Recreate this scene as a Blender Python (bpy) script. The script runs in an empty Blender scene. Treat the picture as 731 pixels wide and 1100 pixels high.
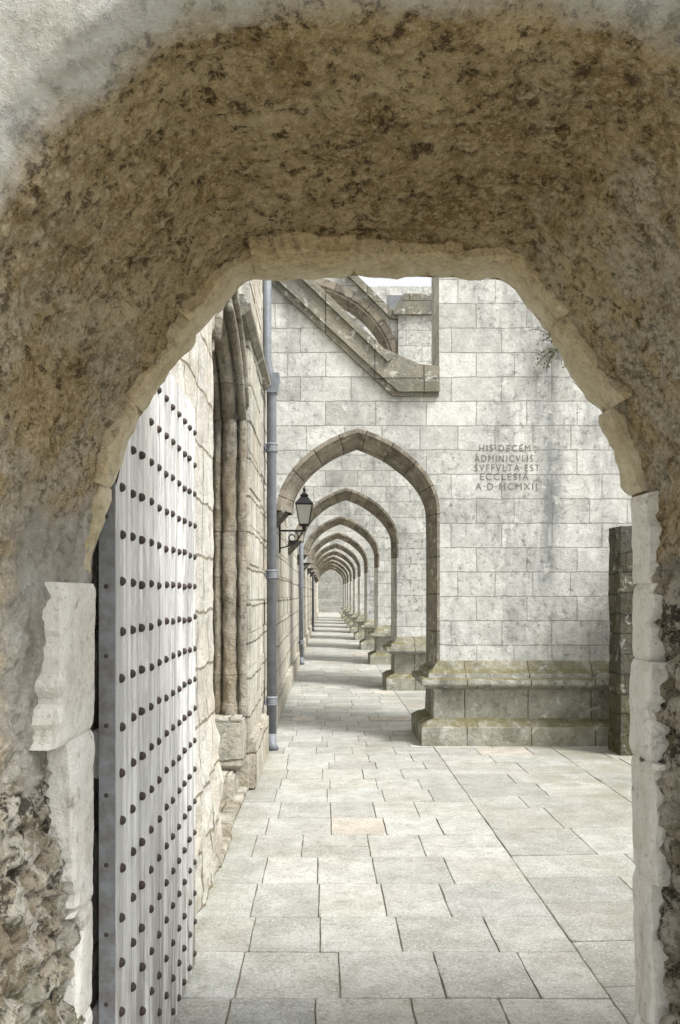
import bpy, bmesh, math, random
from mathutils import Vector, noise, Matrix
random.seed(7)
S = bpy.context.scene
C = S.collection
R = math.radians

# ------------------------------------------------------------------ materials
class M:
    def __init__(s, name):
        s.m = bpy.data.materials.new(name); s.m.use_nodes = True
        s.nt = s.m.node_tree; s.b = s.nt.nodes['Principled BSDF']
        s.b.inputs['Roughness'].default_value = .9
        s.b.inputs['Specular IOR Level'].default_value = .25
        g = s.nt.nodes.new('ShaderNodeNewGeometry'); s.pos = g.outputs['Position']; s.nor = g.outputs['True Normal']
    def put(s, sock, v):
        if isinstance(v, bpy.types.NodeSocket): s.nt.links.new(v, sock)
        elif isinstance(v, (tuple, list)) and len(v) == 3 and sock.type == 'RGBA': sock.default_value = (*v, 1)
        else: sock.default_value = v
    def math(s, op, a, b=0., clamp=False):
        n = s.nt.nodes.new('ShaderNodeMath'); n.operation = op; n.use_clamp = clamp
        s.put(n.inputs[0], a); s.put(n.inputs[1], b); return n.outputs[0]
    def mix(s, f, a, b, bl='MIX'):
        n = s.nt.nodes.new('ShaderNodeMix'); n.data_type = 'RGBA'; n.blend_type = bl
        s.put(n.inputs[0], f); s.put(n.inputs[6], a); s.put(n.inputs[7], b); return n.outputs[2]
    def noise(s, sc, det=6, ro=.6, vec=None, dist=0):
        n = s.nt.nodes.new('ShaderNodeTexNoise'); s.put(n.inputs['Vector'], vec or s.pos)
        n.inputs['Scale'].default_value = sc; n.inputs['Detail'].default_value = min(det, 6)
        n.inputs['Roughness'].default_value = ro; n.inputs['Distortion'].default_value = dist
        return n.outputs['Fac']
    def vor(s, sc, vec=None, feat='F1', out='Distance'):
        n = s.nt.nodes.new('ShaderNodeTexVoronoi'); n.feature = feat; s.put(n.inputs['Vector'], vec or s.pos)
        n.inputs['Scale'].default_value = sc; return n.outputs[out]
    def ms(s, v, a, b, c=0., d=1.):
        n = s.nt.nodes.new('ShaderNodeMapRange'); s.put(n.inputs[0], v)
        for i, q in zip((1, 2, 3, 4), (a, b, c, d)): n.inputs[i].default_value = q
        return n.outputs[0]
    def scl(s, vec, t):
        n = s.nt.nodes.new('ShaderNodeVectorMath'); n.operation = 'MULTIPLY'; s.put(n.inputs[0], vec)
        n.inputs[1].default_value = t; return n.outputs[0]
    def sep(s, v):
        n = s.nt.nodes.new('ShaderNodeSeparateXYZ'); s.put(n.inputs[0], v); return n.outputs
    def comb(s, x, y, z=0.):
        n = s.nt.nodes.new('ShaderNodeCombineXYZ'); s.put(n.inputs[0], x); s.put(n.inputs[1], y); s.put(n.inputs[2], z); return n.outputs[0]
    def attr(s, name, out='Color'):
        n = s.nt.nodes.new('ShaderNodeAttribute'); n.attribute_name = name; return n.outputs[out]
    def bump(s, h, dist=.01, st=1., prev=None):
        n = s.nt.nodes.new('ShaderNodeBump'); s.put(n.inputs['Height'], h)
        n.inputs['Distance'].default_value = dist; n.inputs['Strength'].default_value = st
        if prev: s.put(n.inputs['Normal'], prev)
        return n.outputs[0]
    def brick(s, vec, c1, c2, mo, bw, rh, ms=.008, smooth=.3, bias=0., squash=.75, sf=3, off=.5):
        n = s.nt.nodes.new('ShaderNodeTexBrick'); s.put(n.inputs['Vector'], vec)
        s.put(n.inputs['Color1'], c1); s.put(n.inputs['Color2'], c2); s.put(n.inputs['Mortar'], mo)
        n.inputs['Scale'].default_value = 1; n.inputs['Mortar Size'].default_value = ms
        n.inputs['Mortar Smooth'].default_value = smooth; n.inputs['Bias'].default_value = bias
        n.inputs['Brick Width'].default_value = bw; n.inputs['Row Height'].default_value = rh
        n.squash = squash; n.squash_frequency = sf; n.offset = off; return n.outputs
    def fin(s, col, bump=None, rough=None):
        s.put(s.b.inputs['Base Color'], col)
        if bump: s.put(s.b.inputs['Normal'], bump)
        if rough is not None: s.put(s.b.inputs['Roughness'], rough)
        return s.m

def ashlar(name, c1, c2, mo=(.22,.2,.15), bw=.62, rh=.275, moss=.5, stain=.5, lich=.4, msz=.007, bumpd=.012, rough_n=.5, wob=.02, up=.0, ctr=(0,0), brown=0., ground=1., streak=(3.2,3.2,.45), spots=None, stc=(.15,.155,.15), squash=.75, focus=False):
    m = M(name)
    if spots is None: spots = min(1, stain)
    P = m.sep(m.pos); Nn = m.sep(m.nor)
    ax = m.math('GREATER_THAN', m.math('ABSOLUTE', Nn[0]), .6); az = m.math('GREATER_THAN', m.math('ABSOLUTE', Nn[2]), .8)
    w = m.math('MULTIPLY', m.math('SUBTRACT', m.noise(3.5, 3), .5), wob)
    w2 = m.math('MULTIPLY', m.math('SUBTRACT', m.noise(4.3, 3), .5), wob)
    u = m.math('ADD', P[0], m.math('MULTIPLY', ax, m.math('SUBTRACT', P[1], P[0])))
    v = m.math('ADD', P[2], m.math('MULTIPLY', az, m.math('SUBTRACT', P[1], P[2])))
    vec = m.comb(m.math('ADD', m.math('ADD', u, w), ctr[0]), m.math('ADD', m.math('ADD', v, w2), ctr[1]))
    br = m.brick(vec, c1, c2, mo, bw, rh, msz, squash=squash)
    mort = br[1]
    col = br[0]
    br2 = m.brick(vec, (1,1,1), (.72,.71,.68), (1,1,1), bw*2.0, rh*1.0, 0.0, off=.37)
    col = m.mix(.5, col, br2[0], 'MULTIPLY')
    big = m.noise(1.1, 5, .65); mid = m.noise(6, 6, .72); fine = m.noise(45, 5, .75)
    if focus:
        # heavier weathering down the middle of the broad pier face, fading to the sides
        fx = m.ms(m.math('ABSOLUTE', m.math('SUBTRACT', P[0], 2.1)), .9, .2)
        big = m.math('ADD', big, m.math('MULTIPLY', fx, .07))
    col = m.mix(m.ms(mid, .38, .66, 0, .75), col, m.mix(1, col, (.6,.6,.58), 'MULTIPLY'))
    col = m.mix(m.ms(fine, .5, .72, 0, .6), col, m.mix(1, col, (.5,.5,.47), 'MULTIPLY'))
    col = m.mix(m.ms(fine, .42, .3, 0, .5), col, m.mix(1, col, (1.25,1.25,1.25), 'MULTIPLY'))
    st = m.noise(1, 5, .65, m.scl(m.pos, streak))
    stm = m.math('MULTIPLY', m.ms(st, .46, .68), m.ms(big, .38, .6))
    col = m.mix(m.math('MULTIPLY', stm, stain, True), col, stc)
    li = m.noise(9, 4, .6, dist=.6)
    col = m.mix(m.math('MULTIPLY', m.ms(li, .58, .68), lich), col, (.68,.68,.63))
    bl = m.noise(13, 5, .75)
    col = m.mix(m.math('MULTIPLY', m.math('MULTIPLY', m.ms(bl, .52, .64), m.ms(big, .38, .58)), spots), col, (.13,.13,.125))
    if brown:
        bn = m.noise(1, 5, .65, m.scl(m.pos, (2.5, 2.5, .8)))
        col = m.mix(m.math('MULTIPLY', m.ms(bn, .45, .62), brown), col, m.mix(1, col, (.7,.56,.38), 'MULTIPLY'))
    hz = m.math('MULTIPLY', m.ms(P[2], .8, 0.0), ground)
    mm = m.math('MULTIPLY', hz, m.ms(m.noise(5, 6, .7), .38, .62))
    upm = m.math('MULTIPLY', m.ms(Nn[2], .2, .7), m.ms(m.noise(7, 5, .7), .3, .55))
    mm = m.math('MULTIPLY', m.math('MAXIMUM', mm, m.math('MULTIPLY', upm, up)), moss, True)
    mosscol = m.mix(m.noise(30, 4), (.06,.055,.018), (.22,.19,.075))
    col = m.mix(mm, col, mosscol)
    h = m.math('ADD', m.math('MULTIPLY', m.math('SUBTRACT', 1, mort), .6), m.math('MULTIPLY', mid, rough_n))
    h = m.math('ADD', h, m.math('MULTIPLY', fine, .35*rough_n+.1))
    return m.fin(col, m.bump(h, bumpd))

pillar_stone = ashlar('pillar_limestone', (.77,.77,.74), (.58,.585,.56), (.42,.41,.375), bw=.54, rh=.262, moss=.6, stain=.95, lich=.6, msz=.0055, bumpd=.018, rough_n=.9, wob=.03, spots=.7, stc=(.2,.21,.21), streak=(2.8,2.8,.55), focus=True)
flank_stone  = ashlar('weathered_wall_limestone', (.8,.77,.69), (.66,.63,.55), (.26,.23,.17), bw=.5, rh=.3, moss=.5, stain=.6, lich=.4, msz=.010, bumpd=.04, rough_n=1.3, wob=.08, brown=.35, spots=.5)
near_stone   = ashlar('pale_wall_limestone', (.84,.82,.76), (.77,.74,.67), (.36,.31,.23), bw=.42, rh=.3, moss=.45, stain=.3, lich=.4, msz=.009, bumpd=.032, rough_n=1.2, wob=.08, brown=.25)
plinth_stone = ashlar('mossy_plinth_limestone', (.46,.455,.40), (.36,.355,.30), (.08,.075,.05), bw=.9, rh=1.9, moss=.85, stain=1., lich=.6, msz=.006, bumpd=.024, rough_n=1.2, up=1., ctr=(.2,.95), ground=.6, streak=(4.5, 4.5, .9), stc=(.10,.10,.09))
coping_stone = ashlar('lichened_coping_stone', (.37,.345,.28), (.26,.245,.19), (.12,.11,.09), bw=.7, rh=1.3, moss=.6, stain=.9, lich=.9, bumpd=.03, rough_n=1.3, up=.5)
shaft_stone  = ashlar('eroded_shaft_stone', (.58,.54,.45), (.46,.42,.34), (.3,.26,.2), bw=2.2, rh=1.15, moss=.4, stain=1., lich=.5, msz=.004, bumpd=.06, rough_n=1.8, brown=.5, ctr=(.3,.2), streak=(12,12,.6))
jamb_stone_m = ashlar('grey_jamb_stone', (.34,.32,.27), (.25,.23,.19), (.12,.11,.09), bw=2.2, rh=.4, moss=.4, stain=.9, lich=.5, msz=.006, bumpd=.03, rough_n=1.2, brown=.3)
rubble_dark  = ashlar('dark_rubble_stone', (.17,.155,.10), (.10,.09,.06), (.05,.045,.03), bw=.36, rh=.20, moss=1., stain=.7, lich=.5, msz=.008, bumpd=.05, rough_n=1.8, wob=.1, up=1)
end_stone    = ashlar('flint_end_wall', (.42,.42,.39), (.32,.32,.3), (.2,.19,.17), bw=.5, rh=.3, moss=.2, stain=.5, wob=.1)

def ring_mat():
    m = M('dark_voussoir_stone')
    tc = m.nt.nodes.new('ShaderNodeTexCoord')
    br = m.brick(tc.outputs['UV'], (.29,.26,.205), (.165,.145,.115), (.05,.045,.035), .31, 3, .006, squash=1)
    col = br[0]
    mid = m.noise(7, 6, .7); fine = m.noise(50, 5, .7)
    col = m.mix(m.ms(mid, .45, .62, 0, .8), col, (.09,.08,.065))
    col = m.mix(m.ms(m.noise(11, 5, .7), .55, .65, 0, .6), col, (.42,.41,.35))
    h = m.math('ADD', m.math('MULTIPLY', m.math('SUBTRACT', 1, br[1]), .5), m.math('ADD', m.math('MULTIPLY', mid, .7), m.math('MULTIPLY', fine, .3)))
    return m.fin(col, m.bump(h, .02))
ring_stone = ring_mat()

def plaster_col(m):
    P = m.sep(m.pos)
    big = m.noise(1.7, 4, .6); mid = m.noise(6, 6, .8); fine = m.noise(40, 6, .85); grit = m.noise(85, 4, .85)
    pit = m.noise(20, 6, .88)
    col = m.mix(m.ms(mid, .38, .62), (.44,.305,.135), (.78,.62,.36))
    col = m.mix(m.ms(big, .46, .6, 0, .65), col, m.mix(1, col, (.58,.51,.39), 'MULTIPLY'))
    col = m.mix(m.ms(fine, .52, .58, 0, .6), col, (.22,.145,.06))
    col = m.mix(m.ms(fine, .465, .42, 0, .6), col, (.84,.70,.45))
    col = m.mix(m.ms(grit, .55, .60, 0, .6), col, (.84,.74,.53))
    col = m.mix(m.ms(pit, .565, .605, 0, .85), col, (.11,.067,.03))  # pits darkened in the colour, standing in for relief shade lost in soft light
    side = m.ms(P[0], .3, .75)
    hgt = m.math('MAXIMUM', m.ms(P[2], 2.5, 1.8), side)
    pale = m.math('MULTIPLY', m.ms(m.noise(3.1, 6, .8), .45, .53), hgt)
    palec = m.mix(m.ms(fine, .42, .58), (.84,.80,.68), (.48,.41,.28))
    col = m.mix(m.math('MULTIPLY', pale, .75), col, palec)
    return P, big, mid, fine, grit, pit, col
def plaster():
    m = M('ochre_render_and_rubble')
    P, big, mid, fine, grit, pit, col = plaster_col(m)
    nz = m.math('SUBTRACT', m.noise(5, 6, .75), .5)
    fr = m.ms(m.math('ADD', P[1], m.math('MULTIPLY', nz, .14)), 1.39, 1.33)
    col = m.mix(m.math('MULTIPLY', fr, .9), col, m.mix(m.ms(mid, .4, .62), (.86,.87,.84), (.6,.58,.5)))
    # smooth lime patch tapering upward beside the left jamb blocks
    lz = m.math('ADD', P[2], m.math('MULTIPLY', nz, .5))
    lp_ = m.math('MULTIPLY', m.math('MULTIPLY', m.ms(P[0], -.3, -.4), m.ms(lz, 1.88, 1.74)), m.ms(m.math('ADD', P[1], m.math('MULTIPLY', nz, .3)), 1.70, 1.80))
    col = m.mix(m.math('MULTIPLY', lp_, .85), col, m.mix(m.ms(mid, .4, .6), (.82,.81,.75), (.52,.49,.42)))
    rub = m.attr('rub', 'Fac'); rc = m.attr('rcol', 'Fac')
    rcol = m.mix(m.ms(rc, .0, 1.), (.28,.23,.15), (.74,.67,.53))
    rcol = m.mix(m.ms(fine, .52, .6, 0, .7), rcol, (.09,.07,.045))
    rcol = m.mix(m.ms(m.noise(11, 6, .8), .49, .55, 0, .75), rcol, (.82,.79,.7))
    rcol = m.mix(m.ms(m.noise(5, 6, .8), .53, .575, 0, .85), rcol, (.07,.055,.04))
    rcol = m.mix(m.math('MULTIPLY', m.ms(m.noise(6, 6, .7), .5, .6), m.ms(P[2], 1.0, .4)), rcol, (.17,.16,.08))
    col = m.mix(rub, col, rcol)
    h = m.math('ADD', m.math('MULTIPLY', mid, .7), m.math('MULTIPLY', fine, .8))
    h = m.math('ADD', h, m.math('MULTIPLY', grit, .35))
    h = m.math('SUBTRACT', h, m.math('MULTIPLY', m.ms(pit, .54, .63), .6))
    return m.fin(col, m.bump(h, .05))
plaster_mat = plaster()

def dressed(name, ring=False):
    m = M(name)
    if ring:
        P, big, mid, fine, grit, pit, base = plaster_col(m)
        edge = m.math('ADD', P[1], m.math('MULTIPLY', m.math('SUBTRACT', m.noise(9, 5, .7), .5), .22))
        rc = m.attr('rcol', 'Fac')
        pale = m.mix(m.ms(mid, .35, .65), (.55,.47,.29), (.86,.8,.63))
        base = m.mix(m.ms(rc, 0, 1, .1, .5), base, (.66,.55,.35))
        col = m.mix(m.ms(edge, 2.07, 2.16, .1, .9), base, pale)
    else:
        mid = m.noise(8, 6, .7); fine = m.noise(55, 6, .75)
        P = m.sep(m.pos)
        col = m.mix(m.ms(mid, .35, .65), (.66,.63,.55), (.87,.86,.82))
        rc = m.attr('rcol', 'Fac'); col = m.mix(m.ms(rc, 0, 1, 0, .4), col, (.86,.855,.83))
        col = m.mix(m.ms(m.noise(4, 6, .8), .52, .6, 0, .5), col, (.44,.39,.3))
        col = m.mix(m.ms(m.noise(1, 5, .7, m.scl(m.pos, (9, 9, 2))), .57, .68, 0, .5), col, (.34,.32,.28))
    col = m.mix(m.ms(fine, .56, .7, 0, .55), col, (.26,.22,.16))
    col = m.mix(m.ms(m.noise(15, 5, .7), .6, .7, 0, .65), col, (.22,.19,.14))
    h = m.math('ADD', m.math('MULTIPLY', mid, .6), m.math('MULTIPLY', fine, .5))
    return m.fin(col, m.bump(h, .03 if ring else .018))
dressed_mat = dressed('pale_dressed_stone'); ringblock_mat = dressed('ochre_and_pale_arch_stone', True)

def paving_mat():
    m = M('worn_flagstone')
    a = m.attr('scol', 'Color'); mid = m.noise(5, 6, .8); fine = m.noise(50, 5, .8); big = m.noise(.9, 5, .6)
    col = m.mix(m.ms(mid, .38, .6, 0, .7), a, m.mix(1, a, (.6,.605,.57), 'MULTIPLY'))
    col = m.mix(m.ms(fine, .5, .62, 0, .6), col, m.mix(1, col, (.5,.5,.47), 'MULTIPLY'))
    col = m.mix(m.ms(m.noise(90, 3, .7), .56, .66, 0, .5), col, (.78,.775,.72))
    col = m.mix(m.ms(big, .44, .62, 0, .5), col, m.mix(1, col, (.76,.75,.67), 'MULTIPLY'))
    col = m.mix(m.ms(m.noise(13, 5, .8), .565, .63, 0, .55), col, (.22,.212,.175))
    P = m.sep(m.pos)
    edge = m.math('MAXIMUM', m.ms(P[0], .9, 2.4), m.ms(P[0], -.4, -.65))
    gm = m.math('MULTIPLY', edge, m.ms(m.noise(2.2, 6, .8), .44, .57))
    col = m.mix(m.math('MULTIPLY', gm, .5), col, (.2,.195,.125))
    h = m.math('ADD', m.math('MULTIPLY', mid, .6), m.math('MULTIPLY', fine, .45))
    return m.fin(col, m.bump(h, .014), .75)
pav = paving_mat()
def simple(name, c, rough=.8, spec=.3, metal=0, n=20, amp=.4, c2=None):
    m = M(name); f = m.noise(n, 6, .7)
    col = m.mix(m.ms(f, .35, .7, 0, 1), c, c2 or tuple(x*(1-amp) for x in c))
    m.b.inputs['Metallic'].default_value = metal; m.b.inputs['Specular IOR Level'].default_value = spec
    return m.fin(col, m.bump(f, .003), rough)
joint_mat = simple('joint_soil', (.27,.255,.195), 1, n=8, amp=.6)
ground_mat = simple('courtyard_ground', (.5,.47,.38), 1, n=3)
lead = simple('slate_grey_lead_paint', (.2,.215,.235), .55, .4, 0, 12, .35)
iron = simple('dark_rusty_iron', (.045,.038,.034), .6, .5, .3, 40, .5, (.07,.045,.035))
strap_mat = simple('blue_grey_iron_strip', (.22,.24,.26), .7, .3, 0, 18, .6, (.12,.105,.095))
black = simple('black_painted_iron', (.015,.015,.017), .45, .5, 0, 30, .3)
slate = simple('grey_roof_slate', (.2,.21,.22), .7, .4, 0, 4, .4)
carve = simple('incised_letter_shadow', (.13,.127,.11), 1, .1, 0, 14, .3, (.24,.235,.205))
leaf = simple('ivy_leaf_green', (.08,.105,.04), .6, .3, 0, 20, .4)
twig = simple('brown_twig', (.09,.065,.045), .9)
def glassm():
    m = M('frosted_lantern_glass'); f = m.noise(20)
    return m.fin(m.mix(f, (.8,.8,.76), (.6,.61,.58)), None, .15)
glass = glassm()
def wood():
    m = M('silvered_oak')
    st = m.noise(1, 6, .8, m.scl(m.pos, (26, 26, 1.6)), .5); st2 = m.noise(1, 6, .8, m.scl(m.pos, (8, 8, 1.0)), .8)
    blot = m.noise(5, 6, .8)
    col = m.mix(m.ms(st, .39, .56), (.54,.54,.525), (.88,.88,.87))
    col = m.mix(m.ms(st2, .49, .57, 0, .75), col, (.40,.40,.39))
    col = m.mix(m.ms(blot, .54, .61, 0, .5), col, (.5,.5,.49))
    a = m.attr('scol', 'Fac'); col = m.mix(m.ms(a, 0, 1, 0, .3), col, (.88,.88,.87))
    P = m.sep(m.pos)
    col = m.mix(m.math('MULTIPLY', m.ms(P[2], .9, 0), m.ms(st2, .4, .55)), col, (.27,.245,.205))
    h = m.math('ADD', st, m.math('MULTIPLY', st2, .7))
    return m.fin(col, m.bump(h, .018), .85)
wood_mat = wood()

# ------------------------------------------------------------------ helpers
def mesh(name, verts, faces, mat, parent=None, smooth=False, attrs=None, uvs=None):
    me = bpy.data.meshes.new(name); me.from_pydata([tuple(v) for v in verts], [], faces); me.validate(); me.update()
    if attrs:
        for k, vals in attrs.items():
            if isinstance(vals[0], (tuple, list)):
                a = me.attributes.new(k, 'FLOAT_COLOR', 'POINT')
                for i, v in enumerate(vals): a.data[i].color = (*v, 1)
            else:
                a = me.attributes.new(k, 'FLOAT', 'POINT'); a.data.foreach_set('value', vals)
    if uvs:
        uv = me.uv_layers.new(name='UVMap')
        for l in me.loops: uv.data[l.index].uv = uvs[l.vertex_index]
    if smooth: me.polygons.foreach_set('use_smooth', [True]*len(me.polygons))
    me.materials.append(mat)
    o = bpy.data.objects.new(name, me); C.objects.link(o)
    if parent: o.parent = parent
    return o
def frombm(name, bm, mat, parent=None, smooth=False, recalc=True):
    if recalc: bmesh.ops.recalc_face_normals(bm, faces=bm.faces)
    me = bpy.data.meshes.new(name); bm.to_mesh(me); bm.free(); me.materials.append(mat)
    if smooth: me.polygons.foreach_set('use_smooth', [True]*len(me.polygons))
    o = bpy.data.objects.new(name, me); C.objects.link(o)
    if parent: o.parent = parent
    return o
def tag(o, label, cat, group=None):
    o['label'] = label; o['category'] = cat
    if group: o['group'] = group
    return o
def empty(name, loc=(0,0,0)):
    o = bpy.data.objects.new(name, None); o.location = loc; o.empty_display_size = .2; C.objects.link(o); return o
def box(bm, x0, x1, y0, y1, z0, z1, bev=0):
    r = bmesh.ops.create_cube(bm, size=1)
    for v in r['verts']: v.co = Vector((x0+(x1-x0)*(v.co.x+.5), y0+(y1-y0)*(v.co.y+.5), z0+(z1-z0)*(v.co.z+.5)))
    if bev:
        es = list({e for v in r['verts'] for e in v.link_edges})
        bmesh.ops.bevel(bm, geom=es, offset=bev, segments=2, affect='EDGES')
def prism(bm, pts, y0, y1, axis='y'):
    f = (lambda a, z, t: (a, t, z)) if axis == 'y' else (lambda a, z, t: (t, a, z))
    A = [bm.verts.new(f(a, z, y0)) for a, z in pts]; B = [bm.verts.new(f(a, z, y1)) for a, z in pts]
    n = len(pts); caps = [bm.faces.new(A), bm.faces.new(B)]
    for i in range(n): bm.faces.new((A[i], A[(i+1) % n], B[(i+1) % n], B[i]))
    bmesh.ops.triangulate(bm, faces=caps)
def tube(bm, pts, r, n=12, cap=True):
    rings = []
    for i, p in enumerate(pts):
        p = Vector(p); d = (Vector(pts[min(i+1, len(pts)-1)]) - Vector(pts[max(i-1, 0)])).normalized()
        a = d.orthogonal().normalized() if i == 0 else (a - d*a.dot(d)).normalized()
        b = d.cross(a); rr = r[i] if isinstance(r, (list, tuple)) else r
        rings.append([bm.verts.new(p + (a*math.cos(t)+b*math.sin(t))*rr) for t in [2*math.pi*k/n for k in range(n)]])
    for i in range(len(rings)-1):
        for k in range(n): bm.faces.new((rings[i][k], rings[i][(k+1) % n], rings[i+1][(k+1) % n], rings[i+1][k]))
    if cap: bm.faces.new(rings[0]); bm.faces.new(rings[-1])
def sweep(name, path, prof, mat, parent, nrm=None):
    n = len(path); V = []; F = []; U = []; L = 0
    for i, (x, z) in enumerate(path):
        p0 = path[max(i-1, 0)]; p1 = path[min(i+1, n-1)]
        dx, dz = p1[0]-p0[0], p1[1]-p0[1]; q = math.hypot(dx, dz) or 1
        nx, nz = -dz/q, dx/q
        if i: L += math.hypot(x-path[i-1][0], z-path[i-1][1])
        w = 0
        for j, (o, y) in enumerate(prof):
            if j: w += math.hypot(o-prof[j-1][0], y-prof[j-1][1])
            V.append((x+nx*o, y, z+nz*o)); U.append((L, w+.01))
    m = len(prof)
    for i in range(n-1):
        for j in range(m-1): F.append((i*m+j, (i+1)*m+j, (i+1)*m+j+1, i*m+j+1))
    return mesh(name, V, F, mat, parent, uvs=U)
def arch(cx, a, zs, h, k=.24, n=28):
    out = []
    for i in range(n+1):
        t = math.pi*(1-i/n); u = math.cos(t)
        out.append((cx+a*u, zs+h*((1-k)*math.sin(t)+k*(1-abs(u)))))
    return out
def fbm(x, y, z, s=1., o=5):
    return noise.fractal(Vector((x*s, y*s, z*s)), .9, 2.0, o)

# ------------------------------------------------------------------ ground and paving
g = mesh('ground', [(-60,-40,-.03),(60,-40,-.03),(60,160,-.03),(-60,160,-.03)], [(0,1,2,3)], ground_mat); g['kind'] = 'structure'
jb = mesh('paving_bed', [(-.9,-1.5,-.009),(4.6,-1.5,-.009),(4.6,73,-.009),(-.9,73,-.009)], [(0,1,2,3)], joint_mat); jb['kind'] = 'structure'
V = []; F = []; A = []
def slab(cs, col):
    i0 = len(V); cx = sum(c[0] for c in cs)/4; cy = sum(c[1] for c in cs)/4
    dz = random.uniform(-.0025, .002); tx = random.uniform(-.003, .003); ty = random.uniform(-.003, .003)
    def jit(): return random.uniform(-.003, .003)
    ring = []
    for k in range(4):
        p = cs[k]; q = cs[(k+1) % 4]; pr = cs[k-1]
        for (t, src) in ((.03, pr), (.0, None), (.03, q)):
            if src is None: ring.append((p[0]+(cx-p[0])*.012, p[1]+(cy-p[1])*.012))
            else: ring.append((p[0]+(src[0]-p[0])*t, p[1]+(src[1]-p[1])*t))
        for t in (.2, .4, .6, .8): ring.append((p[0]+(q[0]-p[0])*t+jit(), p[1]+(q[1]-p[1])*t+jit()))
    n = len(ring)
    for s, z in ((1., -.02), (1., -.003), (.988, 0)):
        for (x, y) in ring:
            X = cx+(x-cx)*s; Y = cy+(y-cy)*s
            V.append((X, Y, z+dz+tx*(X-cx)*2+ty*(Y-cy)*2)); A.append(col)
    for r in range(2):
        for k in range(n): F.append((i0+r*n+k, i0+r*n+(k+1) % n, i0+(r+1)*n+(k+1) % n, i0+(r+1)*n+k))
    F.append(tuple(i0+2*n+k for k in range(n)))
def scol():
    b = random.uniform(.38, .53); w = random.random()
    if w < .05: return (b*1.06, b*.98, b*.86)
    if w < .4: return (b*.97, b*.985, b*.935)
    return (b, b*.988, b*.93)
gap = .0028
y = -1.2; prev = []
while y < 72.5:
    d = random.uniform(.38, .48) if y < 7 else random.uniform(.30, .42); x0 = -.78; x = x0; ws = []
    while x < 1.13:
        w = random.uniform(.30, .46)
        if x + w > 1.13-.2: w = 1.13-x
        ws.append((x, x+w)); x += w
    for (a, b) in ws:
        if random.random() < .1 and b-a > .4:
            ym = y+d*random.uniform(.35, .6); c = scol()
            slab([(a+gap, y+gap), (b-gap, y+gap), (b-gap, ym-gap), (a+gap, ym-gap)], c)
            slab([(a+gap, ym+gap), (b-gap, ym+gap), (b-gap, y+d-gap), (a+gap, y+d-gap)], scol())
        else:
            slab([(a+gap, y+gap), (b-gap, y+gap), (b-gap, y+d-gap), (a+gap, y+d-gap)], scol())
    y += d
def strip_region(x0, x1, sk):
    y = -1.3
    while y < 30:
        d = random.uniform(.34, .58); x = x0
        while x < x1:
            w = random.uniform(.38, .72)
            if x+w > x1-.25: w = x1-x
            c = tuple(q*.92 for q in scol()); s1 = sk*(x-x0); s2 = sk*(x+w-x0)
            slab([(x+gap, y+gap+s1), (x+w-gap, y+gap+s2), (x+w-gap, y+d-gap+s2), (x+gap, y+d-gap+s1)], c)
            x += w
        y += d
strip_region(1.13, 2.35, .06); strip_region(2.35, 4.6, .1)
o = mesh('paving', V, F, pav, attrs={'scol': A}); o['kind'] = 'structure'

# ------------------------------------------------------------------ gateway in the foreground
def resample(pts, n):
    L = [0]
    for i in range(1, len(pts)): L.append(L[-1]+math.dist(pts[i], pts[i-1]))
    out = []; j = 0
    for k in range(n):
        t = L[-1]*k/(n-1)
        while j < len(L)-2 and L[j+1] < t: j += 1
        u = (t-L[j])/max(L[j+1]-L[j], 1e-9)
        out.append((pts[j][0]+(pts[j+1][0]-pts[j][0])*u, pts[j][1]+(pts[j+1][1]-pts[j][1])*u))
    return out
def smoothc(p, it):
    for _ in range(it): p = [p[0]]+[((p[i-1][0]+2*p[i][0]+p[i+1][0])/4, (p[i-1][1]+2*p[i][1]+p[i+1][1])/4) for i in range(1, len(p)-1)]+[p[-1]]
    return p
N = 820
far_k = [(-.625,-.02),(-.62,.5),(-.615,1.2),(-.608,1.69),(-.572,1.84),(-.522,1.98),(-.472,2.08),(-.41,2.17),(-.35,2.255),(-.235,2.395),(-.21,2.415),(-.1,2.422),(.11,2.428),(.3,2.425),(.46,2.418),(.49,2.40),(.56,2.305),(.652,2.17),(.722,2.07),(.772,1.93),(.808,1.80),(.80,1.2),(.81,.5),(.80,-.02)]
near_k = [(-.74,-.02),(-.74,.8),(-.73,1.5),(-.69,1.85),(-.61,2.13),(-.5,2.31),(-.37,2.45),(-.2,2.53),(.11,2.555),(.42,2.55),(.62,2.49),(.78,2.32),(.88,2.05),(.93,1.6),(.95,.8),(.95,-.02)]
farc = smoothc(resample(far_k, N), 8)
nearc = smoothc(resample(near_k, N), 250)
outer = resample([(-3.6,-.02),(-3.6,3.35),(4.4,3.35),(4.4,-.02)], N)
def normals(c):
    out = []
    for i in range(len(c)):
        a = c[max(i-2, 0)]; b = c[min(i+2, len(c)-1)]; dx, dz = b[0]-a[0], b[1]-a[1]; q = math.hypot(dx, dz) or 1
        out.append((-dz/q, dx/q))
    return out
fn = normals(smoothc(farc, 90))
DN, DF = 1.30, 2.20
secs = []
ER = .045
for t in (1, .7, .45, .3, .2, .13, .08, .05, .03, .012):
    secs.append([((nearc[i][0]+fn[i][0]*ER)*(1-t)+outer[i][0]*t, DN-.0, (nearc[i][1]+fn[i][1]*ER)*(1-t)+outer[i][1]*t) for i in range(N)])
MD = 130
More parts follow.
